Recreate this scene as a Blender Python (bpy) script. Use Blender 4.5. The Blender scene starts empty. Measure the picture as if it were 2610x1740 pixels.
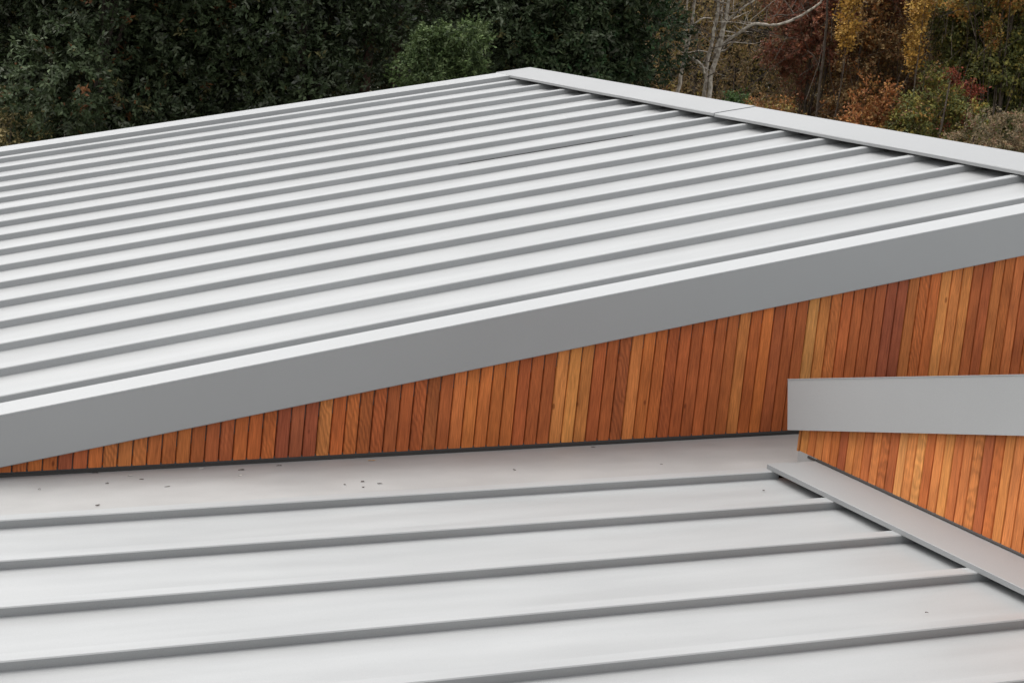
import bpy, math, random
import numpy as np
from mathutils import Vector, Matrix

S = bpy.context.scene
COL = S.collection
R = math.radians
ZC = 4.6                     # eye height above the garden

# ------------------------------------------------------------------ camera
cd = bpy.data.cameras.new('camera')
cd.sensor_width = 36.0
cd.lens = 69.726
cd.clip_start = 0.05
cd.clip_end = 3000
cam = bpy.data.objects.new('camera', cd)
COL.objects.link(cam)
right = Vector((0.9130385, -0.3950006, 0.1016619))
up = Vector((-0.0254138, 0.1936704, 0.9807374))
fwd = Vector((0.4070808, 0.8980347, -0.1667901))
m = Matrix((right, up, -fwd)).transposed().to_4x4()
m.translation = Vector((0, 0, ZC))
cam.matrix_world = m
S.camera = cam

# ------------------------------------------------------------------ overcast sky, soft sun, exposure
SUN_AZ, SUN_EL = R(120), R(62)          # math azimuth (from +X towards +Y)
sunv = Vector((math.cos(SUN_EL)*math.cos(SUN_AZ), math.cos(SUN_EL)*math.sin(SUN_AZ), math.sin(SUN_EL)))
W = bpy.data.worlds.new('World')
S.world = W
W.use_nodes = True
nt = W.node_tree
nt.nodes.clear()
sky = nt.nodes.new('ShaderNodeTexSky')
sky.sky_type = 'NISHITA'
sky.sun_disc = False
sky.sun_elevation = SUN_EL
sky.sun_rotation = math.pi/2 - SUN_AZ
sky.air_density = 1.0
sky.dust_density = 2.5
sky.ozone_density = 1.0
hs = nt.nodes.new('ShaderNodeHueSaturation')
hs.inputs['Saturation'].default_value = 0.12
bg = nt.nodes.new('ShaderNodeBackground')
bg.inputs['Strength'].default_value = 0.13
wo = nt.nodes.new('ShaderNodeOutputWorld')
nt.links.new(sky.outputs[0], hs.inputs['Color'])
nt.links.new(hs.outputs[0], bg.inputs['Color'])
nt.links.new(bg.outputs[0], wo.inputs['Surface'])
sl = bpy.data.lights.new('sun', 'SUN')
sl.energy = 0.8
sl.angle = R(75)
sl.color = (1.0, 0.95, 0.88)
so = bpy.data.objects.new('sun', sl)
COL.objects.link(so)
so.location = (-8, -2, 12)
so.rotation_euler = sunv.to_track_quat('Z', 'Y').to_euler()
S.view_settings.view_transform = 'Standard'
S.view_settings.look = 'None'
S.view_settings.gamma = 1
S.view_settings.exposure = 1.2
S.view_settings.use_curve_mapping = False

# ------------------------------------------------------------------ helpers
def link(name, me, mat=None, parent=None, kind=None, loc=None):
    o = bpy.data.objects.new(name, me)
    COL.objects.link(o)
    if mat is not None and me is not None and len(me.materials) == 0:
        me.materials.append(mat)
    if parent is not None:
        o.parent = parent
    if kind:
        o['kind'] = kind
    if loc is not None:
        o.location = loc
    return o

def tag(o, label, cat, group=None):
    o['label'] = label
    o['category'] = cat
    if group:
        o['group'] = group
    return o

def mesh(verts, faces, name='mesh', smooth=False):
    me = bpy.data.meshes.new(name)
    me.from_pydata([tuple(v) for v in verts], [], faces)
    me.update()
    if smooth:
        for p in me.polygons:
            p.use_smooth = True
    return me

def prism(profile, a, b, frame):
    """profile: 2D ring (u,v); a,b sweep limits; frame(u,v,t)->xyz. Closed solid."""
    n = len(profile)
    vs = [frame(u, v, a) for u, v in profile] + [frame(u, v, b) for u, v in profile]
    fs = [[i, (i+1) % n, n+(i+1) % n, n+i] for i in range(n)]
    fs += [list(range(n))[::-1], list(range(n, 2*n))]
    return vs, fs

def join(parts):
    V, Fc = [], []
    for vs, fs in parts:
        k = len(V)
        V += list(vs)
        Fc += [[i+k for i in f] for f in fs]
    return V, Fc

def fixn(me):
    import bmesh
    bm = bmesh.new()
    bm.from_mesh(me)
    bmesh.ops.recalc_face_normals(bm, faces=bm.faces)
    bm.to_mesh(me)
    bm.free()
    return me

def solid(parts, name='mesh'):
    return fixn(mesh(*join(parts), name=name))

# ------------------------------------------------------------------ materials
def newmat(name):
    ma = bpy.data.materials.new(name)
    ma.use_nodes = True
    n = ma.node_tree
    return ma, n, n.nodes['Principled BSDF']

def metal_mat(name, base, rough, metallic=0.0, wav=0.02, spec=0.5, sc=1.7, stretch=6.0, lo=.92, hi=1.06):
    ma, n, p = newmat(name)
    tc = n.nodes.new('ShaderNodeTexCoord')
    # broad soft unevenness of the sheet and dusty film
    big = n.nodes.new('ShaderNodeTexNoise')
    big.inputs['Scale'].default_value = sc
    big.inputs['Detail'].default_value = 3
    fine = n.nodes.new('ShaderNodeTexNoise')
    fine.inputs['Scale'].default_value = 420
    fine.inputs['Detail'].default_value = 2
    mp = n.nodes.new('ShaderNodeMapping')
    mp.inputs['Scale'].default_value = (1.0, stretch, 1.0)
    n.links.new(tc.outputs['Object'], mp.inputs['Vector'])
    n.links.new(mp.outputs[0], big.inputs['Vector'])
    n.links.new(tc.outputs['Object'], fine.inputs['Vector'])
    r = n.nodes.new('ShaderNodeValToRGB')
    r.color_ramp.elements[0].position = 0.3
    r.color_ramp.elements[1].position = 0.72
    r.color_ramp.elements[0].color = (base[0]*lo, base[1]*lo, base[2]*lo*.995, 1)
    r.color_ramp.elements[1].color = (base[0]*hi, base[1]*hi, base[2]*hi*.995, 1)
    n.links.new(big.outputs['Fac'], r.inputs[0])
    mx = n.nodes.new('ShaderNodeMix')
    mx.data_type = 'RGBA'
    mx.blend_type = 'MULTIPLY'
    mx.inputs[0].default_value = 0.35
    r2 = n.nodes.new('ShaderNodeValToRGB')
    r2.color_ramp.elements[0].position = 0.3
    r2.color_ramp.elements[1].position = 0.7
    r2.color_ramp.elements[0].color = (.8, .8, .8, 1)
    r2.color_ramp.elements[1].color = (1.15, 1.15, 1.15, 1)
    n.links.new(fine.outputs['Fac'], r2.inputs[0])
    n.links.new(r.outputs[0], mx.inputs[6])
    n.links.new(r2.outputs[0], mx.inputs[7])
    n.links.new(mx.outputs[2], p.inputs['Base Color'])
    rr = n.nodes.new('ShaderNodeMapRange')
    rr.inputs['To Min'].default_value = rough - .05
    rr.inputs['To Max'].default_value = rough + .07
    n.links.new(big.outputs['Fac'], rr.inputs['Value'])
    n.links.new(rr.outputs[0], p.inputs['Roughness'])
    p.inputs['Metallic'].default_value = metallic
    p.inputs['Specular IOR Level'].default_value = spec
    p.inputs['IOR'].default_value = 1.45
    bu = n.nodes.new('ShaderNodeBump')
    bu.inputs['Strength'].default_value = 0.5
    bu.inputs['Distance'].default_value = wav
    wn = n.nodes.new('ShaderNodeTexNoise')
    wn.inputs['Scale'].default_value = 2.3
    wn.inputs['Detail'].default_value = 1
    n.links.new(tc.outputs['Object'], wn.inputs['Vector'])
    n.links.new(wn.outputs['Fac'], bu.inputs['Height'])
    bf = n.nodes.new('ShaderNodeBump')
    bf.inputs['Strength'].default_value = 0.25
    bf.inputs['Distance'].default_value = 0.0004
    n.links.new(fine.outputs['Fac'], bf.inputs['Height'])
    n.links.new(bu.outputs[0], bf.inputs['Normal'])
    n.links.new(bf.outputs[0], p.inputs['Normal'])
    return ma

M_PAN = metal_mat('roof_sheet_grey', (0.320, 0.325, 0.326), .42, wav=.020)
M_RIB = metal_mat('roof_rib_grey', (0.320, 0.325, 0.326), .38, wav=.002)
M_TRIM = metal_mat('folded_trim_grey', (0.320, 0.325, 0.326), .38, wav=.004, stretch=1.0, sc=1.1, lo=.96, hi=1.03)
M_CAP = metal_mat('folded_cap_grey', (.262, .266, .268), .5, wav=.005, stretch=1.0, sc=1.3, lo=.95, hi=1.04)
M_TRAY = metal_mat('dusty_sheet_grey', (.338, .332, .325), .5, wav=.006, sc=4.5, stretch=2.0, lo=.90, hi=1.05)
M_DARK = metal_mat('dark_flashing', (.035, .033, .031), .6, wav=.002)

def wood_mat():
    ma, n, p = newmat('oiled_cedar')
    oi = n.nodes.new('ShaderNodeObjectInfo')
    tc = n.nodes.new('ShaderNodeTexCoord')
    mp = n.nodes.new('ShaderNodeMapping')
    mp.inputs['Scale'].default_value = (1, 1, .055)
    off = n.nodes.new('ShaderNodeVectorMath')
    off.operation = 'ADD'
    rnd = n.nodes.new('ShaderNodeVectorMath')
    rnd.operation = 'SCALE'
    rnd.inputs[0].default_value = (31, 17, 23)
    n.links.new(oi.outputs['Random'], rnd.inputs['Scale'])
    n.links.new(tc.outputs['Object'], mp.inputs['Vector'])
    n.links.new(mp.outputs[0], off.inputs[0])
    n.links.new(rnd.outputs[0], off.inputs[1])
    grain = n.nodes.new('ShaderNodeTexNoise')
    grain.inputs['Scale'].default_value = 260
    grain.inputs['Detail'].default_value = 6
    grain.inputs['Distortion'].default_value = .6
    n.links.new(off.outputs[0], grain.inputs['Vector'])
    gr = n.nodes.new('ShaderNodeValToRGB')
    gr.color_ramp.elements[0].position = .32
    gr.color_ramp.elements[1].position = .66
    gr.color_ramp.elements[0].color = (.72, .68, .64, 1)
    gr.color_ramp.elements[1].color = (1.19, 1.17, 1.14, 1)
    n.links.new(grain.outputs['Fac'], gr.inputs[0])
    # slow drift of tone up and down the board, cathedral figure on some
    slow = n.nodes.new('ShaderNodeTexNoise')
    slow.inputs['Scale'].default_value = 9
    slow.inputs['Detail'].default_value = 3
    mp2 = n.nodes.new('ShaderNodeMapping')
    mp2.inputs['Scale'].default_value = (1, 1, .5)
    o2 = n.nodes.new('ShaderNodeVectorMath')
    o2.operation = 'ADD'
    n.links.new(tc.outputs['Object'], mp2.inputs['Vector'])
    n.links.new(mp2.outputs[0], o2.inputs[0])
    n.links.new(rnd.outputs[0], o2.inputs[1])
    n.links.new(o2.outputs[0], slow.inputs['Vector'])
    sr = n.nodes.new('ShaderNodeValToRGB')
    sr.color_ramp.elements[0].position = .3
    sr.color_ramp.elements[1].position = .7
    sr.color_ramp.elements[0].color = (.76, .72, .70, 1)
    sr.color_ramp.elements[1].color = (1.13, 1.12, 1.10, 1)
    n.links.new(slow.outputs['Fac'], sr.inputs[0])
    wv = n.nodes.new('ShaderNodeTexWave')
    wv.wave_type = 'RINGS'
    wv.rings_direction = 'Y'
    wv.inputs['Scale'].default_value = 24
    wv.inputs['Distortion'].default_value = 7
    wv.inputs['Detail'].default_value = 2
    wv.inputs['Detail Scale'].default_value = 1.2
    n.links.new(o2.outputs[0], wv.inputs['Vector'])
    wr = n.nodes.new('ShaderNodeMapRange')
    wr.inputs['To Min'].default_value = .72
    wr.inputs['To Max'].default_value = 1.05
    n.links.new(wv.outputs['Fac'], wr.inputs['Value'])
    wsel = n.nodes.new('ShaderNodeMapRange')       # only some boards are flat sawn
    wsel.inputs['From Min'].default_value = .62
    wsel.inputs['From Max'].default_value = .95
    wsel.inputs['To Min'].default_value = .0
    wsel.inputs['To Max'].default_value = .9
    n.links.new(oi.outputs['Random'], wsel.inputs['Value'])
    def mul(a, b, fac=1.0):
        x = n.nodes.new('ShaderNodeMix')
        x.data_type = 'RGBA'
        x.blend_type = 'MULTIPLY'
        x.inputs[0].default_value = fac
        n.links.new(a, x.inputs[6])
        n.links.new(b, x.inputs[7])
        return x
    c1 = mul(oi.outputs['Color'], gr.outputs[0])
    c2 = mul(c1.outputs[2], sr.outputs[0])
    c3 = mul(c2.outputs[2], wr.outputs[0])
    n.links.new(wsel.outputs[0], c3.inputs[0])
    # small knots
    vo = n.nodes.new('ShaderNodeTexVoronoi')
    vo.inputs['Scale'].default_value = 9
    n.links.new(o2.outputs[0], vo.inputs['Vector'])
    kr = n.nodes.new('ShaderNodeValToRGB')
    kr.color_ramp.elements[0].position = .035
    kr.color_ramp.elements[1].position = .065
    kr.color_ramp.elements[0].color = (.5, .42, .38, 1)
    kr.color_ramp.elements[1].color = (1, 1, 1, 1)
    n.links.new(vo.outputs['Distance'], kr.inputs[0])
    c4 = mul(c3.outputs[2], kr.outputs[0])
    n.links.new(c4.outputs[2], p.inputs['Base Color'])
    p.inputs['Roughness'].default_value = .6
    p.inputs['Specular IOR Level'].default_value = .22
    bu = n.nodes.new('ShaderNodeBump')
    bu.inputs['Strength'].default_value = .3
    bu.inputs['Distance'].default_value = .0006
    n.links.new(grain.outputs['Fac'], bu.inputs['Height'])
    n.links.new(bu.outputs[0], p.inputs['Normal'])
    return ma
M_WOOD = wood_mat()

def plain_mat(name, c1, c2, scale=6, rough=.8):
    ma, n, p = newmat(name)
    tc = n.nodes.new('ShaderNodeTexCoord')
    t = n.nodes.new('ShaderNodeTexNoise')
    t.inputs['Scale'].default_value = scale
    t.inputs['Detail'].default_value = 6
    r = n.nodes.new('ShaderNodeValToRGB')
    r.color_ramp.elements[0].position = .3
    r.color_ramp.elements[1].position = .7
    r.color_ramp.elements[0].color = (*c1, 1)
    r.color_ramp.elements[1].color = (*c2, 1)
    n.links.new(tc.outputs['Object'], t.inputs['Vector'])
    n.links.new(t.outputs['Fac'], r.inputs[0])
    n.links.new(r.outputs[0], p.inputs['Base Color'])
    p.inputs['Roughness'].default_value = rough
    return ma
M_BACK = plain_mat('groove_wood', (.15, .042, .018), (.21, .060, .024), 40)
M_GROUND = plain_mat('garden_ground', (.03, .035, .012), (.07, .055, .025), .6, .95)
M_BARK = plain_mat('dark_bark', (.028, .02, .015), (.07, .052, .04), 14, .9)
M_PALE = plain_mat('pale_bark', (.13, .10, .075), (.62, .56, .47), 16, .85)
M_REDBARK = plain_mat('reddish_bark', (.05, .028, .02), (.13, .075, .055), 12, .9)
M_TWIG = plain_mat('twig_bark', (.05, .036, .026), (.13, .10, .075), 12, .9)

def leaf_mat(name, rough=.5, spec=.4, trans=.25):
    ma, n, p = newmat(name)
    at = n.nodes.new('ShaderNodeAttribute')
    at.attribute_name = 'leaf_colour'
    n.links.new(at.outputs['Color'], p.inputs['Base Color'])
    p.inputs['Roughness'].default_value = rough
    p.inputs['Specular IOR Level'].default_value = spec
    if trans > 0:
        tr = n.nodes.new('ShaderNodeBsdfTranslucent')
        n.links.new(at.outputs['Color'], tr.inputs['Color'])
        mx = n.nodes.new('ShaderNodeMixShader')
        mx.inputs[0].default_value = trans
        out = n.nodes['Material Output']
        n.links.new(p.outputs[0], mx.inputs[1])
        n.links.new(tr.outputs[0], mx.inputs[2])
        n.links.new(mx.outputs[0], out.inputs['Surface'])
    return ma
M_LEAF_G = leaf_mat('glossy_evergreen_leaf', .55, .22, .12)
M_LEAF = leaf_mat('autumn_leaf', .6, .25, .3)

# ------------------------------------------------------------------ the ground
g = mesh([(-900, -900, 0), (900, -900, 0), (900, 900, 0), (-900, 900, 0)], [[0, 1, 2, 3]], 'ground')
link('ground', g, M_GROUND, kind='structure')

# ------------------------------------------------------------------ the house
AL = R(12.3718)      # pitch of upper roof, rising to +X
BE = R(3.149)        # pitch of lower roof, rising to +X
GA = R(12.7612)      # pitch of side wing roof, rising to -Y
sa, ca, ta = math.sin(AL), math.cos(AL), math.tan(AL)
sb, cb, tb = math.sin(BE), math.cos(BE), math.tan(BE)
sg, cg, tg = math.sin(GA), math.cos(GA), math.tan(GA)

def zu(x, q):        # height of the plane parallel to the upper roof at offset q
    return ZC + (q + sa*x)/ca
def zl(x, q):
    return ZC + (q + sb*x)/cb
def z2(y, q):
    return ZC + (q - sg*y)/cg

house = bpy.data.objects.new('house', None)
COL.objects.link(house)
tag(house, 'modern house with grey ribbed metal roofs and orange cedar board walls', 'house')

X_EAVE, X_RIDGE = 0.55, 5.68
Q_CAP, Q_RIB, Q_PAN = -1.629, -1.6533, -1.6815
Y_NEAR, Y_FAR = 6.2, 12.69

# upper roof deck (root mesh), with its panels, ribs and trims as sub-parts
def uframe(u, v, t):      # u = Y, v = offset q, t = X
    return (t, u, zu(t, v))
deck = solid([prism([(6.235, -1.86), (12.66, -1.86), (12.66, Q_PAN-.014), (6.235, Q_PAN-.014)], X_EAVE+.02, X_RIDGE-.02, uframe)], 'upper_roof')
upper_roof = link('upper_roof', deck, M_DARK, house)
upper_roof['label'] = 'upper grey metal roof rising to the right'
rib_y = [6.531 + .387*k for k in range(16)]

def rib_profile(yn, top, bot, w=.052, lean=.004, ch=.003):
    # near top edge at yn ; ring in (Y, q)
    return [(yn-lean, bot), (yn-.0005, top-ch), (yn+ch, top), (yn+w-ch, top), (yn+w, top-ch), (yn+w+lean, bot)]

def panel_mesh(y0, y1, x0, x1, zf, q, nx, ny, seed, amp=.0016):
    rs = random.Random(seed)
    ph = [rs.uniform(0, 6.28) for _ in range(6)]
    kx = [rs.uniform(1.2, 3.2) for _ in range(3)]
    vs, fs = [], []
    for i in range(nx+1):
        x = x0+(x1-x0)*i/nx
        for j in range(ny+1):
            v = j/ny
            y = y0+(y1-y0)*v
            env = math.sin(math.pi*v)
            d = amp*env*(math.sin(kx[0]*x+ph[0])+.6*math.sin(kx[1]*2.1*x+ph[1]+2*v)+.4*math.sin(kx[2]*3.7*x+ph[2]))
            vs.append((x, y, zf(x, q+d)))
    for i in range(nx):
        for j in range(ny):
            a = i*(ny+1)+j
            fs.append([a, a+ny+1, a+ny+2, a+1])
    return mesh(vs, fs, 'roof_panel', smooth=True)

edges = [6.352] + rib_y + [12.46]
for k in range(len(edges)-1):
    y0 = edges[k] + (.045 if k > 0 else -.05)
    y1 = edges[k+1] + .006
    if k == len(edges)-2:
        y1 = 12.47
    link('roof_panel', panel_mesh(y0, y1, X_EAVE, 5.55, zu, Q_PAN, 48, 6, 10+k, .0022), M_PAN, upper_roof)
    # stop end turned up under the ridge cap
for k, y in enumerate(rib_y):
    r = solid([prism(rib_profile(y, Q_RIB, Q_PAN-.002, .050 if k < 15 else .075), X_EAVE, 5.519, uframe)], 'roof_rib')
    link('roof_rib', r, M_RIB, upper_roof)
# dark lap joint running along the foot of one rib
lap = solid([prism([(rib_y[8]-.0085, Q_PAN+.0008), (rib_y[8]-.0055, Q_PAN+.0008), (rib_y[8]-.0055, Q_PAN+.0030), (rib_y[8]-.0085, Q_PAN+.0030)], 3.95, 4.95, uframe)], 'lap_joint')
link('lap_joint', lap, M_DARK, upper_roof)
# stop ends (closure strip) between the ribs beneath the cap
for k in range(len(edges)-1):
    y0 = edges[k]+(.058 if k > 0 else 0)
    y1 = edges[k+1]-.008 if k < len(edges)-2 else 12.455
    c = solid([prism([(y0, Q_PAN-.012), (y1, Q_PAN-.012), (y1, Q_CAP-.006), (y0, Q_CAP-.006)], 5.520, 5.525, uframe)], 'closure_strip')
    link('closure_strip', c, M_DARK, upper_roof)

# verge cap and fascia on the near side
vc = solid([prism([(Y_NEAR, -1.634), (Y_NEAR+.0015, Q_CAP-.001), (Y_NEAR+.004, Q_CAP), (6.346, Q_CAP), (6.349, Q_CAP-.002), (6.349, Q_PAN+.002), (6.345, Q_PAN+.002), (6.345, -1.634)],
                  X_EAVE-.03, X_RIDGE+.0, uframe)], 'verge_cap')
link('verge_cap', vc, M_TRIM, upper_roof)['label'] = 'verge cap along the near edge of the upper roof'
fa = solid([prism([(Y_NEAR, -1.7965), (Y_NEAR+.003, -1.7995), (Y_NEAR+.024, -1.7995), (Y_NEAR+.024, -1.6345), (Y_NEAR, -1.6345)], X_EAVE-.03, X_RIDGE+.0, uframe)], 'fascia')
link('fascia', fa, M_TRIM, upper_roof)['label'] = 'smooth grey fascia above the cedar wall'
# far verge cap and fascia
vc = solid([prism([(12.455, Q_PAN), (12.458, Q_CAP-.002), (12.461, Q_CAP), (12.686, Q_CAP), (12.69, Q_CAP-.004), (12.69, -1.634), (12.46, -1.66), (12.46, Q_PAN)], X_EAVE-.03, X_RIDGE, uframe)], 'verge_cap')
link('verge_cap', vc, M_TRIM, upper_roof)['label'] = 'verge cap along the far edge of the upper roof'
fa = solid([prism([(12.666, -1.80), (12.69, -1.80), (12.69, -1.6345), (12.666, -1.6345)], X_EAVE-.03, X_RIDGE, uframe)], 'fascia')
link('fascia', fa, M_TRIM, upper_roof)

# ridge cap in two lengths, near edge folded down with a lip
def ridge_cap(y0, y1, dq, x_near=5.423):
    def f(u, v, t):          # u = X, v = q, t = Y
        return (u, t, zu(u, v))
    ring = [(x_near, Q_CAP-.016+dq), (x_near-.0006, Q_CAP-.002+dq), (x_near+.003, Q_CAP+.001+dq), (X_RIDGE-.003, Q_CAP+.001+dq),
            (X_RIDGE+.001, Q_CAP-.002+dq), (X_RIDGE+.012, -1.80), (X_RIDGE+.004, -1.80), (X_RIDGE-.006, Q_CAP-.004+dq), (x_near+.004, Q_CAP-.004+dq), (x_near+.004, Q_CAP-.016+dq)]
    n = 24                   # slight waviness along the length
    V, Fc = [], []
    rs = random.Random(int(y0*10))
    for i in range(n+1):
        t = y0+(y1-y0)*i/n
        w = .0010*math.sin(t*4.3+rs.random()*.3)
        for j, (u, v) in enumerate(ring):
            V.append(f(u, v+(w if j in (0, 1, 8, 9) else 0), t))
    k = len(ring)
    for i in range(n):
        for j in range(k):
            Fc.append([i*k+j, i*k+(j+1) % k, (i+1)*k+(j+1) % k, (i+1)*k+j])
    Fc += [list(range(k)), [n*k+j for j in range(k)][::-1]]
    me = fixn(mesh(V, Fc, 'ridge_cap'))
    return link('ridge_cap', me, M_CAP, upper_roof)
ridge_cap(9.60, 12.695, .0028)['label'] = 'far length of the ridge cap, lapped over the near one'
ridge_cap(6.197, 9.592, 0.0)['label'] = 'near length of the ridge cap'

# ---- cedar walls: one board after another
PAL = {
 'o': (.48, .140, .038), 'O': (.53, .165, .045), 't': (.47, .150, .044), 'T': (.53, .190, .055), 'g': (.57, .230, .066), 'G': (.62, .275, .085),
 'r': (.43, .120, .037), 'R': (.37, .100, .036), 'd': (.31, .086, .038), 'b': (.39, .108, .034), 'n': (.37, .108, .036)}
rnd = random.Random(5)
def jitter(c, a=.07):
    k = 1+rnd.uniform(-a, a)
    k *= 1.08
    return (c[0]*k*(1+rnd.uniform(-.03, .03)), c[1]*k*(1+rnd.uniform(-.05, .05)), c[2]*k, 1)

def board(parent, axis, a0, a1, zb, zt, face, depth, colour):
    """one slat: between a0 and a1 along the wall, zb/zt functions give bottom and top, chamfered face"""
    ch = .0035
    ring = [(a0, 1), (a0, .4), (a0+ch*.6, 0), (a1-ch*.6, 0), (a1, .4), (a1, 1)]
    V = []
    am = .5*(a0+a1)
    zmid = .5*(zb(am)+zt(am))
    for zf in (zb, zt):
        for a, dd in ring:
            z = zf(a)-zmid
            if axis == 'x':
                V.append((a-am, dd*depth, z))
            else:
                V.append((dd*depth, a-am, z))
    n = len(ring)
    Fc = [[i, (i+1) % n, n+(i+1) % n, n+i] for i in range(n)] + [list(range(n)), list(range(n, 2*n))]
    me = fixn(mesh(V, Fc, 'cladding_board'))
    loc = (am, face, zmid) if axis == 'x' else (face, am, zmid)
    o = link('cladding_board', me, M_WOOD, parent, loc=loc)
    o.color = jitter(colour)
    return o

YB = 6.230           # face of the upper cedar wall
QB = -1.685          # foot of the boards over the lower roof
wallm = solid([prism([(YB+.011, 0), (YB+.12, 0), (YB+.12, 1), (YB+.011, 1)], .56, 5.62,
        lambda u, v, t: (t, u, (zl(t, -1.76) if v == 0 else zu(t, -1.75))))], 'upper_wall')
upper_wall = link('upper_wall', wallm, M_BACK, house)
upper_wall['label'] = 'tapering cedar wall between the upper fascia and the lower roof'
cols = ('Ttordr' + 'b')
W1 = ("OtoodRo" "TTT" "ttt" "bRR" "ooo" "ddd" "goO" "bbn" "rrn" "btO" "OOO" "bbb" "ggT" "brn" "Too" "brb" "rbb" "Too" "nbb" "GTt" "rrb" "Rdd" "too" "gTT" "bbt" "otb" "obt" "oRr" "oOo" "gTt")
# W1 is read from the joint at x = 1.1284 leftwards board first
x0, pit = 1.1284, .04817
seq = W1
for i in range(-11, 93):
    a1 = x0 + i*pit
    a0 = a1 - pit
    if a0 < .62 or a1 > 5.60:
        continue
    ch = seq[i] if 0 <= i < len(seq) else rnd.choice('otbrOTb')
    gap = .0016
    board(upper_wall, 'x', a0+gap, a1-gap, lambda a: zl(a, QB), lambda a: zu(a, -1.790), YB, .012, PAL[ch])
# flashing at the foot of the wall
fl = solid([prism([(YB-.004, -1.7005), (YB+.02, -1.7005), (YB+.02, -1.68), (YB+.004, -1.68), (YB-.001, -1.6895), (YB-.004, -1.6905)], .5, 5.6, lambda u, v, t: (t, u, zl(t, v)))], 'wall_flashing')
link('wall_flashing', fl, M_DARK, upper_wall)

# ---- lower roof
QLP, QLR = -1.700, -1.6735
X_AP = 3.590         # near face of the apron flashing
def lframe(u, v, t):
    return (t, u, zl(t, v))
lower = solid([prism([(1.2, -1.86), (6.24, -1.86), (6.24, QLP-.014), (1.2, QLP-.014)], -1.45, 3.95, lframe)], 'lower_roof')
lower_roof = link('lower_roof', lower, M_DARK, house)
lower_roof['label'] = 'lower nearly flat grey metal roof in the foreground'
lrib = [5.661 - .3868*k for k in range(12)]
le = [6.229] + lrib
for k in range(len(le)-1):
    y1 = le[k] + .006
    y0 = le[k+1] + .045
    if k == 0:
        y1 = 6.229
    xr = 3.80
    if k == 0:
        xr = 5.55
        # wide tray beside the wall runs on behind the side wing
    link('roof_panel', panel_mesh(y0, y1, -1.5, xr, zl, QLP, 44, 8, 60+k, .0024), M_TRAY if k == 0 else M_PAN, lower_roof)
for k, y in enumerate(lrib):
    link('roof_rib', solid([prism(rib_profile(y, QLR, QLP-.002, .054, -.004), -1.5, 3.699 if k else 3.62, lframe)], 'roof_rib'), M_RIB, lower_roof)

# apron flashing along the side wing, resting over the rib ends
XW = 3.79
Y_APE = 5.70
ap = solid([prism([(X_AP+.001, -1.6735), (X_AP, -1.6575), (X_AP+.003, -1.6565), (XW-.002, -1.6570), (XW-.002, -1.6600), (X_AP+.006, -1.6605), (X_AP+.006, -1.6735)], 1.3, Y_APE, lambda u, v, t: (u, t, zl(u, v)))], 'apron_flashing')
link('apron_flashing', ap, M_CAP, lower_roof)['label'] = 'flat apron flashing over the rib ends beside the side wing'
for k in range(len(lrib)-1):
    c = solid([prism([(lrib[k+1]+.060, QLP-.012), (lrib[k]-.008, QLP-.012), (lrib[k]-.008, -1.664), (lrib[k+1]+.060, -1.664)], 3.700, 3.705, lframe)], 'closure_strip')
    link('closure_strip', c, M_DARK, lower_roof)

es = solid([prism([(XW-.003, -1.7005), (XW+.012, -1.7005), (XW+.012, -1.6495), (XW-.003, -1.6495)], 5.6985, 5.8200, lambda u, v, t: (u, t, zl(u, v)))], 'apron_end')
link('apron_end', es, M_TRAY, lower_roof)
# ---- side wing wall with its boards and fascia
Y_W2 = 5.829
w2 = solid([prism([(XW+.011, 0), (XW+.12, 0), (XW+.12, 1), (XW+.011, 1)], 2.2, Y_W2-.002,
        lambda u, v, t: (u, t, (zl(XW, -1.76) if v == 0 else z2(t, -.030))))], 'side_wall')
side_wall = link('side_wall', w2, M_BACK, house)
side_wall['label'] = 'cedar wall of the side wing at the right'
W2S = "gtTtoRTTtTtbGgGoTgtTTRoTTTOtbTTOgTtoTTtRooTgTtbtT"
y = 5.7705
def zb2(a): return zl(XW, -1.6505)
def zt2(a): return z2(a, -.043)
board(side_wall, 'y', 5.7705+.0015, Y_W2-.013, zb2, zt2, XW, .012, PAL[W2S[0]])
for i in range(1, 74):
    a1 = y - (i-1)*.0481
    a0 = a1-.0481
    if a0 < 2.25:
        break
    board(side_wall, 'y', a0+.0015, a1-.0015, zb2, zt2, XW, .012, PAL[W2S[i % len(W2S)]])
tr = solid([prism([(XW-.004, 0), (XW+.03, 0), (XW+.03, 1), (XW-.004, 1)], Y_W2-.011, Y_W2, lambda u, v, t: (u, t, (zl(XW, -1.652) if v == 0 else z2(t, -.043))))], 'corner_trim')
o = link('corner_trim', tr, M_WOOD, side_wall)
o.color = (.46, .19, .06, 1)
rt = solid([prism([(XW+.005, 0), (XW+1.8, 0), (XW+1.8, 1), (XW+.005, 1)], Y_W2-.09, Y_W2-.006, lambda u, v, t: (u, t, (zl(u, -1.74) if v == 0 else z2(t, -.05))))], 'return_wall')
link('return_wall', rt, M_BACK, side_wall)
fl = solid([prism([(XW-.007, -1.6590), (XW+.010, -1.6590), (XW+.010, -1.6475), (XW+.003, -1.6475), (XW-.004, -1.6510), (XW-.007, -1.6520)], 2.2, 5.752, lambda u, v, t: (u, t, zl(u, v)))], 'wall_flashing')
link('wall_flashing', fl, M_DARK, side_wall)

def sframe(u, v, t):      # u = Y' along slope as Y, v = q offset, t = X ; end cut square to the slope
    return (t, u + v*sg, ZC + (0 - sg*u)/cg + v*cg)
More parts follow.
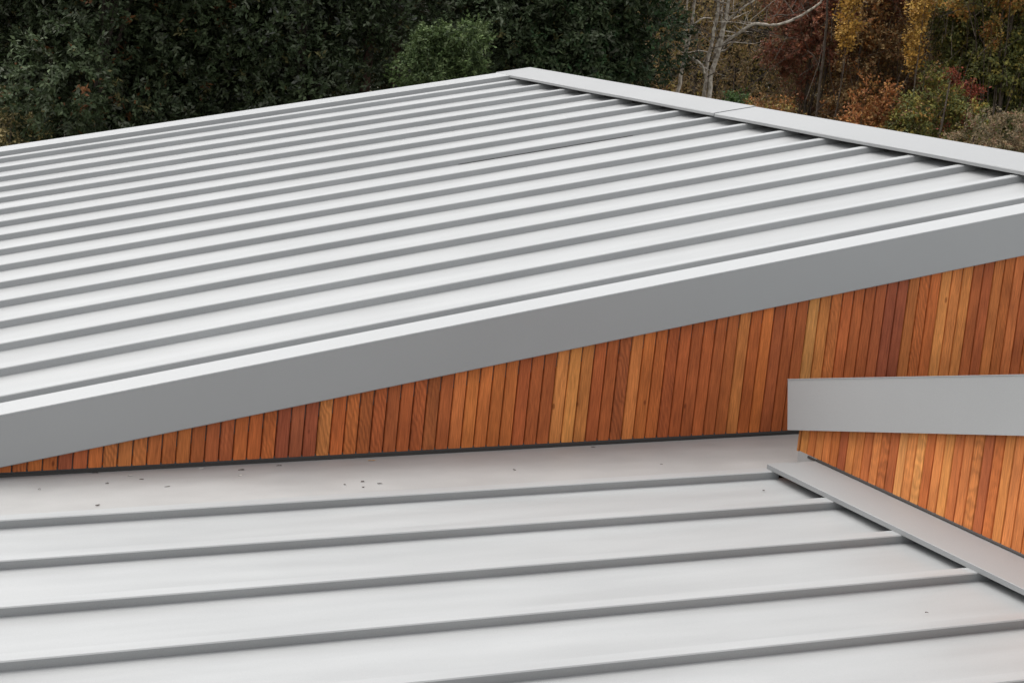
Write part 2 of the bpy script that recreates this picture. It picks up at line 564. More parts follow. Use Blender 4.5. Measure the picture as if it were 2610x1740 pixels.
# fascia of the side wing: corners given square to its slope
def sw(yend, q):          # point of the offset plane on a line square to the slope through far end
    return (yend, q)
XF = 3.76
def slab2(x0, x1, q0, q1, y0, yref, name, mat, parent, label=None):
    # far end square to slope: Y = yref + (q-.1303)*sg
    V = []
    for x in (x0, x1):
        for yy, q in ((y0, q0), (yref+(q0-.1303)*sg, q0), (yref+(q1-.1303)*sg, q1), (y0, q1)):
            V.append((x, yy, z2(yy, q)))
    Fc = [[0, 1, 2, 3], [4, 7, 6, 5], [0, 4, 5, 1], [1, 5, 6, 2], [2, 6, 7, 3], [3, 7, 4, 0]]
    me = fixn(mesh(V, Fc, name))
    o = link(name, me, mat, parent)
    if label:
        o['label'] = label
    return o
side_roof = slab2(XF+.026, 7.6, -.03, .105, 1.6, 5.90, 'side_roof', M_PAN, house, 'roof of the side wing behind its fascia')
slab2(XF, XF+.024, -.0507, .1270, 1.6, 5.905, 'fascia', M_TRIM, side_roof, 'pale grey fascia of the side wing')
slab2(XF-.0015, XF+.14, .1272, .1303, 1.6, 5.905, 'verge_cap', M_TRIM, side_roof)
slab2(XF+.024, XW+.2, -.0480, -.0420, 1.6, 5.89, 'soffit', M_TRIM, side_roof)

# plain outer walls down to the garden
def wallbox(x0, x1, y0, y1, ztf):
    V = [(x, y, 0) for x, y in ((x0, y0), (x1, y0), (x1, y1), (x0, y1))] + [(x, y, ztf(x, y)) for x, y in ((x0, y0), (x1, y0), (x1, y1), (x0, y1))]
    return V, [[0, 1, 2, 3], [4, 5, 6, 7], [0, 1, 5, 4], [1, 2, 6, 5], [2, 3, 7, 6], [3, 0, 4, 7]]
link('main_wall', solid([wallbox(.75, 5.6, 6.36, 12.5, lambda x, y: zu(x, -1.865))], 'main_wall'), M_BACK, house)['label'] = 'lower walls beneath the upper roof'
link('ground_floor', solid([wallbox(-1.3, 3.9, 1.4, 6.2, lambda x, y: zl(x, -1.865))], 'ground_floor'), M_BACK, house)
link('wing_wall', solid([wallbox(3.93, 7.3, 2.2, 5.70, lambda x, y: z2(y, -.04))], 'wing_wall'), M_BACK, house)

# ------------------------------------------------------------------ scraps of leaf and grit on the lower roof
M_SCRAP = plain_mat('dry_leaf_scrap', (.03, .022, .016), (.075, .055, .04), 60)
M_SCRAPL = plain_mat('pale_leaf_scrap', (.42, .40, .36), (.6, .58, .54), 60)
M_SCRAPO = plain_mat('orange_leaf_scrap', (.45, .22, .05), (.5, .28, .08), 60)
def scrap(x, y, ln, wd, rot, mat, label, seed):
    rs = random.Random(seed)
    n = 7
    V = [(0, 0, .0035)]
    for k in range(n):
        a = 2*math.pi*k/n
        r = rs.uniform(.6, 1.1)
        V.append((ln*.5*math.cos(a)*r, wd*.5*math.sin(a)*r, rs.uniform(.0008, .0045)))
    V += [(v[0], v[1], v[2]-.0007) for v in V]
    Fc = [[0, 1+k, 1+(k+1) % n] for k in range(n)] + [[n+1, n+2+(k+1) % n, n+2+k] for k in range(n)] + [[1+k, n+2+k, n+2+(k+1) % n, 1+(k+1) % n] for k in range(n)]
    o = link('leaf_scrap', mesh(V, Fc, 'leaf_scrap'), mat)
    o.location = (x, y, zl(x, QLP)+.0004)
    o.rotation_euler = (0, -BE, rot)
    tag(o, label, 'leaf scrap', 'scraps of leaf on the lower roof')
D, P_, O_ = M_SCRAP, M_SCRAPL, M_SCRAPO
SCR = [
 (1.186, 6.058, .012, .006, .4, D, 'leftmost dark leaf scrap on the grey sheet under the low end of the cedar wall'),
 (1.401, 6.079, .016, .007, .3, D, 'dark leaf scrap close under the wall, second from the left'),
 (1.577, 6.000, .026, .005, .1, D, 'long thin dark twig scrap on the sheet beside the cedar wall'),
 (1.322, 5.840, .017, .006, .2, D, 'dark leaf scrap just above the first rib near the left edge'),
 (1.492, 6.157, .017, .008, 0, P_, 'pale curled leaf scrap at the foot of the wall, left part'),
 (1.859, 6.151, .026, .006, .1, D, 'flat dark leaf scrap touching the wall flashing below the dark red boards'),
 (1.837, 6.082, .016, .010, .5, P_, 'pale flake just below the flat dark scrap near the wall'),
 (2.136, 5.904, .009, .006, 0, D, 'tiny dark speck midway between wall and first rib'),
 (1.736, 6.193, .028, .004, 0, P_, 'thin pale sliver lying against the wall flashing'),
 (1.998, 6.177, .025, .004, .1, D, 'thin dark sliver lying against the wall flashing'),
 (1.391, 6.215, .022, .005, 0, D, 'dark sliver wedged at the wall flashing left of the pale curled scrap'),
 (1.517, 6.106, .018, .004, -.2, D, 'faint thin scrap just below the pale curled one'),
 (2.204, 5.926, .018, .007, .1, D, 'half round dark leaf scrap, upper one of a close pair'),
 (2.184, 5.859, .012, .006, .3, D, 'small dark scrap, lower one of a close pair above the first rib'),
 (2.253, 5.890, .022, .0025, 0, D, 'thin thread-like scrap just right of the close pair'),
 (2.759, 5.958, .011, .008, 0, D, 'single round dark scrap on the sheet under the golden boards'),
 (2.323, 6.178, .032, .006, 0, O_, 'small orange leaf scrap lying at the foot of the wall'),
 (3.169, 6.194, .024, .004, 0, D, 'dark sliver at the wall foot right of the golden boards'),
 (3.300, 5.918, .010, .006, 0, D, 'tiny speck above the tip of the apron flashing'),
 (3.481, 5.528, .012, .004, .2, D, 'small dark scrap on the second sheet near the apron flashing'),
 (3.272, 4.293, .013, .004, -.3, D, 'small grey scrap low down on the sheet between two right hand ribs')]
for i, s in enumerate(SCR):
    scrap(*s, seed=100+i)

# ------------------------------------------------------------------ trees
def pol(b, d, z):
    return np.array((d*math.cos(R(b)), d*math.sin(R(b)), z))

def tube(pts, radii, sides=8, seed=0, rough=.0):
    rs = random.Random(seed)
    V, Fc = [], []
    n = len(pts)
    pts = [Vector(tuple(p)) for p in pts]
    for i, p in enumerate(pts):
        d = (pts[min(i+1, n-1)]-pts[max(i-1, 0)]).normalized()
        a = d.cross(Vector((.3, .2, 1)) if abs(d.z) < .9 else Vector((1, 0, 0))).normalized()
        b = d.cross(a)
        for k in range(sides):
            t = 2*math.pi*k/sides
            r = radii[i]*(1+rs.uniform(-rough, rough))
            V.append(tuple(p+a*math.cos(t)*r+b*math.sin(t)*r))
    for i in range(n-1):
        for k in range(sides):
            Fc.append([i*sides+k, i*sides+(k+1) % sides, (i+1)*sides+(k+1) % sides, (i+1)*sides+k])
    Fc += [list(range(sides))[::-1], [(n-1)*sides+k for k in range(sides)]]
    return V, Fc

def smooth_path(pts, sub=4, wob=.0, seed=0):
    rs = random.Random(seed)
    out = []
    for i in range(len(pts)-1):
        p0 = np.array(pts[max(i-1, 0)]); p1 = np.array(pts[i]); p2 = np.array(pts[i+1]); p3 = np.array(pts[min(i+2, len(pts)-1)])
        for k in range(sub):
            t = k/sub
            out.append(.5*((2*p1)+(-p0+p2)*t+(2*p0-5*p1+4*p2-p3)*t*t+(-p0+3*p1-3*p2+p3)*t**3)+np.array([rs.uniform(-wob, wob) for _ in range(3)]))
    out.append(np.array(pts[-1]))
    return out

def leaf_mesh(centers, outs, nper, L, Wd, spread, pal, wts, rng, colnoise=.18, droop=0.0, name='crown'):
    """sprays of rhombic leaves: every twig (centre, outward dir) carries nper leaves"""
    T = len(centers)
    c = np.repeat(centers, nper, 0)
    o = np.repeat(outs, nper, 0)
    N = len(c)
    t = rng.random((N, 1))
    pos = c + o*(t-.5)*spread*1.3 + rng.normal(size=(N, 3))*spread*.20
    d = o*.62 + rng.normal(size=(N, 3))*.62
    d[:, 2] -= droop
    d /= np.linalg.norm(d, axis=1, keepdims=True)
    up_ = o*.75 + np.array((0, 0, .45)) + rng.normal(size=(N, 3))*.28
    s = np.cross(d, up_)
    s /= np.linalg.norm(s, axis=1, keepdims=True)+1e-9
    nn = np.cross(s, d)
    l = L*(.65+.7*rng.random((N, 1)))
    w = Wd*(.65+.7*rng.random((N, 1)))
    V = np.empty((N, 4, 3))
    V[:, 0] = pos
    V[:, 1] = pos+d*l*.45+s*w*.5+nn*w*.12
    V[:, 2] = pos+d*l
    V[:, 3] = pos+d*l*.45-s*w*.5+nn*w*.12
    pal = np.array(pal)
    wts = np.array(wts, float)/sum(wts)
    ti = rng.choice(len(pal), size=T, p=wts)
    tc = np.repeat(pal[ti], nper, 0)
    li = rng.choice(len(pal), size=N, p=wts)
    mixk = (rng.random((N, 1)) < .25)
    colr = np.where(mixk, pal[li], tc)*(1+colnoise*rng.normal(size=(N, 1)))
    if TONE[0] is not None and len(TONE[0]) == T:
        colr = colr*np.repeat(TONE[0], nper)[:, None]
    colr = np.clip(colr, .004, 1)
    me = bpy.data.meshes.new(name)
    me.vertices.add(N*4)
    me.vertices.foreach_set('co', V.reshape(-1).astype(np.float32))
    me.loops.add(N*4)
    me.loops.foreach_set('vertex_index', np.arange(N*4, dtype=np.int32))
    me.polygons.add(N)
    me.polygons.foreach_set('loop_start', np.arange(0, N*4, 4, dtype=np.int32))
    me.polygons.foreach_set('loop_total', np.full(N, 4, np.int32))
    at = me.attributes.new('leaf_colour', 'FLOAT_COLOR', 'POINT')
    ca_ = np.ones((N*4, 4), np.float32)
    ca_[:, :3] = np.repeat(colr, 4, 0)
    at.data.foreach_set('color', ca_.reshape(-1))
    me.update(calc_edges=True)
    return me

TONE = [None]
def crown_twigs(blobs, ntwig, rng, lumps=26, lump_r=.33, shell=(.55, 1.02), zmin=.3):
    """blobs: (centre, (rx,ry,rz)); smaller lumps are scattered over each blob and twigs over the lumps"""
    cs, os_, tn = [], [], []
    vol = np.array([b[1][0]*b[1][2] for b in blobs])
    for (ce, ra), fr in zip(blobs, vol/vol.sum()):
        ce = np.array(ce); ra = np.array(ra)
        k = max(5, int(lumps))
        u = rng.normal(size=(k, 3)); u /= np.linalg.norm(u, axis=1, keepdims=True)
        lc = ce + u*ra*(.62+.34*rng.random((k, 1)))
        lr = lump_r*np.mean(ra)*(.6+.8*rng.random(k))
        n = int(ntwig*fr)
        ltone = rng.uniform(.72, 1.32, k)
        w = lr**2; w /= w.sum()
        idx = rng.choice(k, size=n, p=w)
        v = rng.normal(size=(n, 3)); v /= np.linalg.norm(v, axis=1, keepdims=True)
        rr = shell[0]+(shell[1]-shell[0])*rng.random((n, 1))**.6
        p = lc[idx]+v*lr[idx][:, None]*rr*np.array((1, 1, .85))
        out = v+ (p-ce)/ra*.5
        out /= np.linalg.norm(out, axis=1, keepdims=True)
        cs.append(p); os_.append(out)
        tn.append(ltone[idx])
        # thin scatter inside so the middle is not hollow
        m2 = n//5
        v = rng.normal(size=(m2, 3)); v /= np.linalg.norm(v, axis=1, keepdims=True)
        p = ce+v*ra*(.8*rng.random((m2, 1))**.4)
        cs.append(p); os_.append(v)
        tn.append(np.full(m2, .85))  # inner leaves coloured darker: shade of the crown's hollows put into their tone
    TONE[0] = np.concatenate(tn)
    c = np.concatenate(cs); o = np.concatenate(os_)
    k = c[:, 2] > zmin
    TONE[0] = TONE[0][k]
    return c[k], o[k]

def make_tree(name, label, cat, base, top, r0, blobs, ntwig, nper, L, Wd, spread, pal, wts, leafm, barkm, seed, group=None, lumps=26, lump_r=.33, droop=0., limbs=9, shell=(.55, 1.02), extra=None):
    rng = np.random.default_rng(seed)
    rs = random.Random(seed)
    base = np.array(base, float)
    root = bpy.data.objects.new(name, None)
    COL.objects.link(root)
    root.location = base
    tag(root, label, cat, group)
    tip = np.array((base[0]+rs.uniform(-.3, .3), base[1]+rs.uniform(-.3, .3), top))
    path = smooth_path([base, base+(tip-base)*.35+np.array((rs.uniform(-.12, .12), rs.uniform(-.12, .12), 0)), base+(tip-base)*.7, tip], 5, .015, seed)
    n = len(path)
    parts = [tube([p-base for p in path], [r0*(1-.85*i/(n-1)) for i in range(n)], 10, seed, .06)]
    link('trunk', solid(parts, 'trunk'), barkm, root)
    lb = []
    for k in range(limbs):
        t = rs.uniform(.25, .95)
        s = path[int(t*(n-1))]
        b = blobs[rs.randrange(len(blobs))]
        e = np.array(b[0])+np.array([rs.uniform(-.8, .8)*b[1][j] for j in range(3)])
        mid = (s+e)*.5+np.array((0, 0, rs.uniform(-.1, .25)))
        pp = smooth_path([s, mid, e], 4, .02, seed+k)
        rr = r0*rs.uniform(.22, .4)*(1-.6*t)
        lb.append(tube([p-base for p in pp], [rr*(1-.8*i/(len(pp)-1)) for i in range(len(pp))], 6, seed+k, .08))
    if lb:
        link('limbs', solid(lb, 'limbs'), barkm, root)
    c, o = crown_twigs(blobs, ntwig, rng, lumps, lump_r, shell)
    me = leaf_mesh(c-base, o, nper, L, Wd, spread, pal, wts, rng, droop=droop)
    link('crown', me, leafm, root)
    return root

EG = [(.034, .050, .021), (.046, .066, .029), (.064, .084, .040), (.082, .098, .060), (.11, .12, .085), (.11, .10, .04)]
EGW = [5, 5, 4, 2, .8, .5]
GE = 'dark evergreen trees behind the upper roof'
def evergreen(b, d, r, zc, hz, seed, label, pal=EG, w=EGW, n=6200, zoff=0, L=.078, lumps=34):
    base = pol(b, d, 0)
    c = pol(b, d, zc)
    rs = random.Random(seed)
    bl = [(c, (r, r, hz))]
    for k in range(3):
        a = rs.uniform(0, 6.28)
        bl.append((c+np.array((math.cos(a)*r*.5, math.sin(a)*r*.5, rs.uniform(-.5, .6)*hz)), (r*.62, r*.62, hz*.42)))
    return make_tree('evergreen_tree', label, 'tree', base, zc+hz*.8, .13, bl, n, 13, L, L*.42, .11, pal, w, M_LEAF_G, M_BARK, seed, GE, lumps=lumps, lump_r=.30, shell=(.72, 1.03))
evergreen(81.2, 29.5, 1.9, 4.6, 3.6, 1, 'leftmost dark evergreen tree, running out of the frame at the left edge')
evergreen(78.0, 27.6, 1.45, 4.4, 3.3, 2, 'dark evergreen with rusty tipped sprays, second tree from the left edge', pal=EG+[(.13, .055, .02)], w=EGW+[.5])
evergreen(75.2, 28.8, 1.35, 4.8, 3.6, 3, 'dark green evergreen behind the left half of the upper roof, third from the left')
evergreen(72.4, 28.2, 1.30, 4.9, 3.6, 4, 'evergreen with pale greyish leaf edges, left of the dark hollow', pal=EG+[(.13, .14, .12)], w=EGW+[1.2])
evergreen(69.8, 31.5, 1.5, 5.4, 3.8, 5, 'shadowed evergreen set back in the dark hollow behind the light green tree', n=4200)
evergreen(66.2, 28.9, 1.45, 4.9, 3.6, 6, 'dark evergreen right behind the peak of the upper roof')
evergreen(63.85, 28.2, 1.05, 5.2, 3.1, 7, 'rightmost dark evergreen, next to the bare pale trunks', pal=EG+[(.030, .060, .022)], w=EGW+[4])
# light green shrub in front
LG = [(.080, .122, .042), (.11, .155, .056), (.155, .20, .086), (.056, .084, .033)]
base = pol(68.4, 26.2, 0)
c = pol(68.4, 26.2, 3.2)
make_tree('light_green_tree', 'small rounded light green tree standing in front of the dark evergreens', 'tree', base, 3.6, .07,
          [(c, (.58, .58, 1.1)), (pol(67.9, 26.2, 3.95), (.36, .36, .42)), (pol(68.9, 26.1, 3.75), (.36, .36, .4)), (pol(68.2, 26.0, 2.2), (.6, .6, .9))],
          3000, 12, .050, .026, .075, LG, [4, 4, 2, 3], M_LEAF, M_BARK, 21, lumps=15, lump_r=.40, shell=(.7, 1.04))

# bare pale trees
def bare(name, label, base_b, base_d, stems, seed, mat=M_PALE):
    base = pol(base_b, base_d, 0)
    root = bpy.data.objects.new(name, None)
    COL.objects.link(root)
    root.location = base
    tag(root, label, 'tree')
    for j, (kind, pts, r0, r1) in enumerate(stems):
        pp = smooth_path([pol(*p) for p in pts], 5, .006, seed+j)
        n = len(pp)
        link(kind, solid([tube([p-base for p in pp], [r0+(r1-r0)*i/(n-1) for i in range(n)], 9, seed+j, .12)], kind), mat, root)
    return root
r = bare('bare_tree', 'bare pale barked tree with two stems and an arching branch', 60.8, 29, [
 ('trunk', [(60.8, 29, 0), (60.78, 29, 1.8), (60.74, 29, 3.54), (60.76, 29, 3.84), (60.66, 29, 4.11), (60.58, 29, 4.33), (60.55, 29, 4.54), (60.5, 29, 4.97), (60.42, 29, 6.2), (60.5, 29, 7.4)], .044, .018),
 ('trunk', [(60.85, 28.95, 0), (60.86, 28.95, 2.2), (60.88, 29, 3.66), (60.9, 29, 4.03), (60.8, 29, 4.53), (60.78, 29, 4.96), (60.95, 29, 6.3), (60.9, 29, 7.2)], .036, .015),
 ('branch', [(60.58, 29, 4.31), (60.16, 28.9, 4.5), (59.69, 28.8, 4.67), (59.18, 28.8, 4.68), (58.69, 28.7, 4.77), (58.19, 28.7, 4.94), (57.89, 28.6, 5.11), (57.6, 28.6, 5.5)], .025, .013),
 ('branch', [(60.91, 29, 3.84), (61.0, 28.9, 3.98), (61.16, 28.85, 4.06), (61.35, 28.8, 4.11)], .022, .012),
 ('branch', [(60.5, 29, 4.66), (60.38, 29, 4.74), (60.0, 28.9, 4.91), (59.77, 28.9, 5.01), (59.4, 28.8, 5.3)], .018, .008),
 ('branch', [(60.72, 29, 4.2), (60.60, 29, 4.55), (60.66, 29, 4.8), (60.62, 29.1, 5.2)], .022, .010),
 ('branch', [(60.55, 29, 5.0), (60.1, 28.9, 5.5), (59.3, 28.8, 6.1)], .03, .008)], 31)
bare('slender_tree', 'slender leaning bare tree left of the bare two stemmed tree', 61.65, 30, [
 ('trunk', [(61.72, 30, 0), (61.66, 30, 2.2), (61.63, 30, 3.54), (61.55, 30, 4.04), (61.45, 30, 4.54), (61.45, 30, 4.93), (61.4, 30, 6.8)], .036, .014),
 ('branch', [(61.56, 30, 4.05), (61.58, 30, 4.4), (61.66, 30, 4.92), (61.75, 30, 5.6)], .018, .008),
 ('branch', [(61.47, 30, 4.5), (61.41, 30, 4.56), (61.18, 30, 4.67), (60.92, 30.05, 4.69)], .016, .008)], 41)
bare('thin_stem_tree', 'single thin pale stem standing before the dark red tree', 57.66, 32.2, [
 ('trunk', [(57.6, 32.2, 0), (57.64, 32.2, 2.5), (57.68, 32.2, 4.61), (57.74, 32.2, 5.18), (57.8, 32.2, 6.6)], .03, .012),
 ('branch', [(57.66, 32.2, 4.0), (57.9, 32.1, 4.25), (58.15, 32.1, 4.35)], .012, .006)], 51, M_TWIG)

def twigs_on(root, seeds, seed, count, mat=M_TWIG):
    rs = random.Random(seed)
    base = np.array(root.location)
    parts = []
    for i in range(count):
        a, b_, = rs.choice(seeds)
        t = rs.random()
        p = pol(*a)*(1-t)+pol(*b_)*t
        v = np.array((rs.gauss(0, .6), rs.gauss(0, .5), rs.uniform(-.2, .9)))
        v /= np.linalg.norm(v)
        ln = rs.uniform(.25, .8)
        pts = [p-base]
        for k in range(4):
            v = v+np.array((rs.gauss(0, .22), rs.gauss(0, .22), rs.gauss(0, .18)))
            v /= np.linalg.norm(v)
            pts.append(pts[-1]+v*ln/4)
        r = rs.uniform(.005, .010)
        parts.append(tube(pts, [r*(1-.2*k) for k in range(5)], 4, seed+i))
    o = link('twigs', solid(parts, 'twigs'), mat, root)
    o['kind'] = 'stuff'
BT = r
twigs_on(BT, [((60.58, 29, 4.31), (59.69, 28.8, 4.67)), ((59.69, 28.8, 4.67), (58.19, 28.7, 4.94)), ((60.66, 29, 4.11), (60.5, 29, 5.2)), ((60.9, 29, 3.8), (60.8, 29, 5.2)), ((60.5, 29, 4.6), (59.7, 28.9, 5.1))], 33, 60)
twigs_on(BT, [((60.58, 29, 4.31), (59.69, 28.8, 4.67)), ((60.66, 29, 4.11), (60.5, 29, 5.2)), ((60.9, 29, 3.8), (60.8, 29, 5.2)), ((60.5, 29, 4.6), (59.7, 28.9, 5.1)), ((61.0, 28.9, 3.95), (61.35, 28.8, 4.1))], 34, 34, M_PALE)

# autumn trees and shrubs
def shrub(name, label, cat, b, d, blobs, n, nper, L, pal, w, seed, spread=.12, group=None, lumps=18, lump_r=.36, wr=.55, droop=.1, trunk_top=None, limbs=10, r0=.05, shell=(.4, 1.05), bark=M_TWIG):
    base = pol(b, d, 0)
    bl = [(pol(x, dd, z), (rx, rx, rz)) for x, dd, z, rx, rz in blobs]
    top = trunk_top or max(z for _, _, z, _, _ in blobs)
    return make_tree(name, label, cat, base, top, r0, bl, n, nper, L, L*wr, spread, pal, w, M_LEAF, bark, seed, group, lumps=lumps, lump_r=lump_r, droop=droop, limbs=limbs, shell=shell)
RED = [(0.24, 0.083, 0.05), (0.29, 0.098, 0.053), (0.2, 0.09, 0.055), (0.23, 0.123, 0.069), (0.341, 0.139, 0.066)]  # autumn palettes lightened, reds and yellows muted: haze painted into the leaf colours
ORG = [(0.324, 0.137, 0.046), (0.391, 0.18, 0.05), (0.229, 0.109, 0.043), (0.182, 0.104, 0.046), (0.286, 0.17, 0.06)]
YEL = [(0.471, 0.268, 0.056), (0.397, 0.227, 0.049), (0.323, 0.18, 0.045), (0.505, 0.322, 0.079)]
OLV = [(0.239, 0.191, 0.059), (0.311, 0.233, 0.067), (0.179, 0.155, 0.052), (0.383, 0.269, 0.069), (0.155, 0.132, 0.052)]
GRN = [(0.134, 0.147, 0.048), (0.173, 0.187, 0.054), (0.253, 0.232, 0.058), (0.345, 0.278, 0.069), (0.114, 0.12, 0.046)]
BRN = [(0.23, 0.172, 0.098), (0.299, 0.218, 0.127), (0.172, 0.138, 0.081), (0.265, 0.149, 0.098), (0.138, 0.132, 0.069)]
THK = [(0.283, 0.194, 0.099), (0.357, 0.239, 0.106), (0.239, 0.187, 0.092), (0.416, 0.276, 0.114), (0.224, 0.158, 0.092)]
shrub('red_leaved_tree', 'tree with thin dark red autumn leaves behind the arching branch', 'tree', 58.0, 33.2,
      [(58.1, 33.2, 4.7, .75, 1.0), (57.6, 33.3, 5.6, 1.0, 1.3), (58.5, 33.1, 4.2, .4, .45), (56.7, 33.2, 5.5, .7, .8)], 2300, 11, .055, RED, [4, 3, 4, 3, 1], 61, lumps=22, lump_r=.3, limbs=22)
shrub('brown_tree', 'dull brown thin crowned tree right of the dark red one', 'tree', 57.5, 34.2,
      [(55.9, 33.9, 4.5, .5, .8), (57.6, 34.2, 3.6, .75, 1.1), (57.2, 34.4, 5.0, .9, 1.2), (56.2, 34.6, 4.4, .9, 1.2), (55.2, 34.6, 4.7, .9, 1.5)], 3000, 10, .05, THK+RED[2:4], [3, 3, 3, 1, 3, 2, 2], 62, lumps=26, lump_r=.3, limbs=30)
shrub('orange_tree', 'tree with scattered orange brown leaves below the left yellow strand', 'tree', 56.7, 32.6,
      [(56.6, 32.6, 4.2, .62, 1.0), (56.3, 32.6, 3.2, .7, .9), (56.0, 32.8, 5.2, .7, .8), (56.9, 32.6, 3.4, .35, .7)], 2300, 10, .055, ORG+THK[:2], [2, 1, 4, 4, 2, 3, 3], 63, lumps=22, lump_r=.3, limbs=18)
shrub('yellow_creeper', 'left of two hanging strands of bright yellow leaves', 'creeper', 57.0, 31.6,
      [(57.0, 31.6, 5.1, .16, .55), (57.08, 31.6, 4.55, .10, .28), (56.9, 31.6, 5.9, .22, .6)], 300, 10, .055, YEL, [3, 3, 2, 1], 64, group='hanging yellow creepers', lumps=14, lump_r=.5, limbs=4, r0=.02)
shrub('yellow_creeper', 'right of two hanging strands of bright yellow leaves, the longer one', 'creeper', 55.1, 31.0,
      [(55.05, 31, 5.3, .16, .55), (55.2, 31, 4.75, .12, .40), (55.15, 31, 4.35, .06, .2), (55.0, 31, 6.1, .25, .6)], 340, 10, .055, YEL, [3, 3, 2, 1], 65, group='hanging yellow creepers', lumps=14, lump_r=.5, limbs=4, r0=.02)
shrub('orange_shrub', 'rounded orange and rust shrub just beyond the ridge cap', 'shrub', 56.05, 31,
      [(56.0, 31, 3.55, .38, .48), (56.35, 31, 3.3, .30, .5), (55.9, 31, 2.7, .5, .6)], 620, 12, .055, [(.36, .15, .055), (.32, .13, .05), (.30, .17, .06), (.44, .24, .08)], [4, 3, 2, 1], 66, lumps=14, limbs=8)
shrub('olive_tree_autumn', 'large olive green tree with yellowing top at the right edge', 'tree', 52.9, 33.2,
      [(53.4, 33.2, 4.2, .8, .9), (52.3, 33.0, 4.4, .9, 1.1), (52.9, 33.4, 5.3, .9, .8), (54.1, 33.4, 4.9, .55, .9), (51.4, 33.3, 5.2, .9, 1.3), (53.0, 33.3, 3.0, 1.4, .9)], 7200, 12, .062, GRN, [4, 4, 3, 2, 3], 67, lumps=30, lump_r=.30, limbs=7, r0=.09, bark=M_BARK)
shrub('orange_topped_tree', 'yellow orange autumn tree at the top right corner', 'tree', 52.6, 32.2,
      [(52.5, 32.0, 5.7, .7, .38), (53.3, 32.3, 5.75, .5, .35), (52.0, 32.0, 6.5, 1.1, .9), (54.0, 32.2, 5.5, .3, .4), (53.1, 32.1, 4.95, .16, .3)], 1500, 11, .055, ORG[:2]+OLV[:2]+YEL[1:3], [2, 2, 4, 4, 1, 2], 68, lumps=22, lump_r=.3, limbs=14, r0=.07)
shrub('scarlet_shrub', 'small scarlet leaved shrub against the olive green tree', 'shrub', 53.9, 31.6,
      [(53.75, 31.6, 4.0, .22, .13), (54.05, 31.6, 4.18, .14, .16), (53.5, 31.6, 3.9, .10, .08), (53.8, 31.7, 3.5, .25, .3)], 230, 10, .055, [(.34, .085, .05), (.27, .075, .045), (.20, .08, .045)], [3, 3, 2], 69, lumps=10, lump_r=.5, limbs=6, r0=.03)
shrub('yellow_green_shrub', 'dark green shrub flecked with yellow leaves, left of the brown seed headed shrub', 'shrub', 54.6, 30.4,
      [(54.8, 30.6, 3.35, .42, .5), (54.2, 30.9, 3.75, .3, .32), (55.2, 30.7, 3.2, .3, .4), (54.5, 31.2, 4.15, .25, .22), (53.6, 30.8, 3.5, .4, .35), (54.6, 30.3, 2.5, .8, .7)], 1500, 12, .052, GRN+YEL[1:3]+ORG[3:4], [3, 3, 3, 2, 2, .5, .8, 2], 70, lumps=20, lump_r=.32)
shrub('green_shrub', 'small green shrub at the foot of the bare two stemmed tree', 'shrub', 59.95, 30.6,
      [(59.95, 30.6, 3.50, .16, .17), (59.85, 30.6, 3.2, .3, .3)], 170, 12, .05, [(.05, .10, .03), (.08, .13, .04)], [1, 1], 71, lumps=10, lump_r=.45, limbs=3, r0=.03)
shrub('rusty_undergrowth', 'low rusty orange shrub just beyond the joint in the ridge cap', 'shrub', 58.9, 30.2,
      [(58.9, 30.2, 3.35, .38, .24), (59.5, 30.3, 3.25, .3, .2), (58.4, 30.2, 3.2, .35, .25), (61.8, 29.9, 3.25, .35, .22), (62.4, 30.0, 3.35, .35, .26)], 700, 10, .05, ORG[:4]+OLV[:2], [2, 1, 3, 3, 2, 2], 72, lumps=14, limbs=8, r0=.03)
shrub('seed_headed_shrub', 'brown fluffy seed headed shrub at the lower right behind the ridge cap', 'shrub', 53.0, 26,
      [(53.15, 26, 3.42, .36, .46), (52.3, 25.8, 3.55, .45, .42), (52.9, 25.6, 2.9, .7, .5), (51.5, 26, 3.4, .5, .5), (52.2, 25.6, 2.3, 1.1, .8)], 2400, 12, .034, BRN, [3, 3, 3, 1, 2], 73, spread=.06, lumps=34, lump_r=.24, wr=.6, droop=-.2)
shrub('seed_headed_shrub', 'lower reddish brown seed headed shrub left of the taller brown one', 'shrub', 54.1, 25.8,
      [(54.05, 25.8, 3.12, .30, .25), (54.4, 25.7, 3.02, .22, .22), (53.7, 25.7, 3.15, .25, .22), (54.0, 25.7, 2.5, .6, .5)], 900, 12, .034, [BRN[0], BRN[3], (.2, .10, .07), BRN[4]], [3, 3, 2, 2], 74, spread=.06, lumps=20, lump_r=.28, wr=.6, droop=-.2)
shrub('ochre_shrub', 'pale ochre leaved shrub low in the gap at the far left edge', 'shrub', 80.3, 26.6,
      [(80.5, 26.6, 2.30, .26, .24), (79.7, 26.6, 2.38, .16, .16), (80.1, 26.6, 1.8, .5, .4)], 330, 9, .05, [(.34, .27, .12), (.44, .36, .18), (.20, .17, .07), (.10, .09, .045)], [3, 2, 3, 3], 75, lumps=12, limbs=6, r0=.03)
for j_, (b_, dd_, r_, lab_) in enumerate([(70.55, 28.6, .085, 'dark reddish upright trunk in the hollow left of the light green tree'), (69.75, 28.9, .06, 'thinner dark trunk close behind the light green tree')]):
    bare('dark_trunk_tree', lab_, b_, dd_, [
     ('trunk', [(b_, dd_, 0), (b_+.05, dd_, 2.2), (b_-.03, dd_, 4.2), (b_+.06, dd_, 6.0), (b_, dd_, 7.6)], r_, r_*.5),
     ('branch', [(b_, dd_, 3.7), (b_+.5, dd_-.1, 4.3), (b_+.7, dd_-.1, 5.0)], r_*.3, r_*.15)], 55+j_, M_REDBARK)
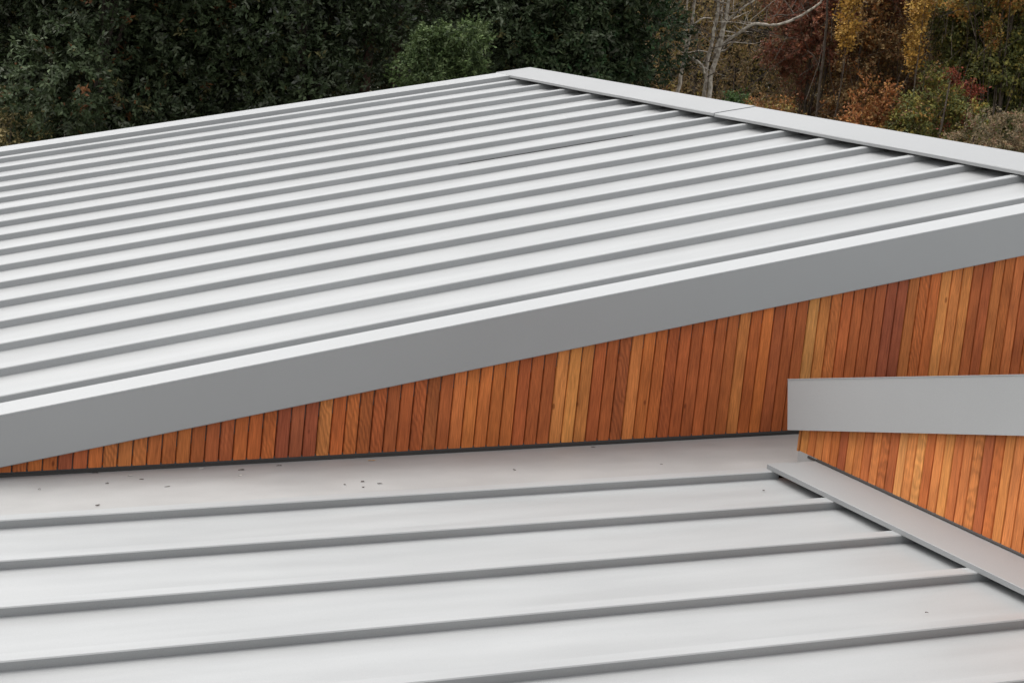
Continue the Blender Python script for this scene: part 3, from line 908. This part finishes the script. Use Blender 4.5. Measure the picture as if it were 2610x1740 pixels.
# hazel-brown thicket of fine twigs and thin leaves behind the bare trees, nobody could count it
rng = np.random.default_rng(80)
N = 9000
b = rng.uniform(49, 64, N); d = rng.uniform(34.0, 38, N); z = .6+7.2*rng.random(N)
c = np.stack([d*np.cos(np.radians(b)), d*np.sin(np.radians(b)), z], 1)
o = rng.normal(size=(N, 3))*.5+np.array((0, 0, .8)); o /= np.linalg.norm(o, axis=1, keepdims=True)
me = leaf_mesh(c, o, 14, .065, .036, .26, THK+OLV[:2], [3, 3, 3, 1, 2, 2, 2], rng, name='thicket')
tk = link('thicket', me, M_LEAF, kind='stuff')
tag(tk, 'brown olive thicket of thin autumn leaves behind the bare trees', 'thicket')
tw = []
rs = random.Random(81)
V, Fc = [], []
for i in range(2600):
    bb = rs.uniform(50, 63.5); dd = rs.uniform(31.5, 38); zz = rs.uniform(1.5, 6)
    p = Vector(tuple(pol(bb, dd, zz)))
    ln = rs.uniform(.4, 1.4)
    v = Vector((rs.gauss(0, .5), rs.gauss(0, .5), rs.uniform(.1, 1))).normalized()
    q = p+v*ln*.5+Vector((rs.gauss(0, .05), rs.gauss(0, .05), rs.gauss(0, .05)))
    e = q+(v+Vector((rs.gauss(0, .3), rs.gauss(0, .3), rs.gauss(0, .2)))).normalized()*ln*.5
    w = rs.uniform(.003, .009)
    k = len(V)
    for pt, ww in ((p, w), (q, w*.7), (e, w*.25)):
        for a in range(3):
            an = a*2.094
            V.append((pt.x+ww*math.cos(an), pt.y+ww*math.sin(an), pt.z+ww*.3*a))
    for s in range(2):
        for a in range(3):
            Fc.append([k+s*3+a, k+s*3+(a+1) % 3, k+s*3+3+(a+1) % 3, k+s*3+3+a])
tk2 = link('twigs', mesh(V, Fc, 'twigs'), M_TWIG, kind='stuff')
tag(tk2, 'tangle of fine bare twigs among the autumn trees', 'twigs')

# far wood closing the view
rng = np.random.default_rng(90)
N = 16000
b = rng.uniform(15, 118, N); d = rng.uniform(41, 56, N)
zt = 7.3+1.2*np.sin(b*.9)+.8*np.sin(b*2.3+1)
z = zt*rng.random(N)**.8
c = np.stack([d*np.cos(np.radians(b)), d*np.sin(np.radians(b)), z], 1)
o = rng.normal(size=(N, 3)); o /= np.linalg.norm(o, axis=1, keepdims=True)
me = leaf_mesh(c, o, 12, .34, .24, .7, [(.035, .045, .02), (.06, .06, .028), (.10, .075, .03), (.05, .04, .025)], [3, 3, 2, 3], rng, name='distant_wood')
dw = link('distant_wood', me, M_LEAF, kind='stuff')
tag(dw, 'distant wood closing the view behind the garden trees', 'wood')
bpy.context.view_layer.update()
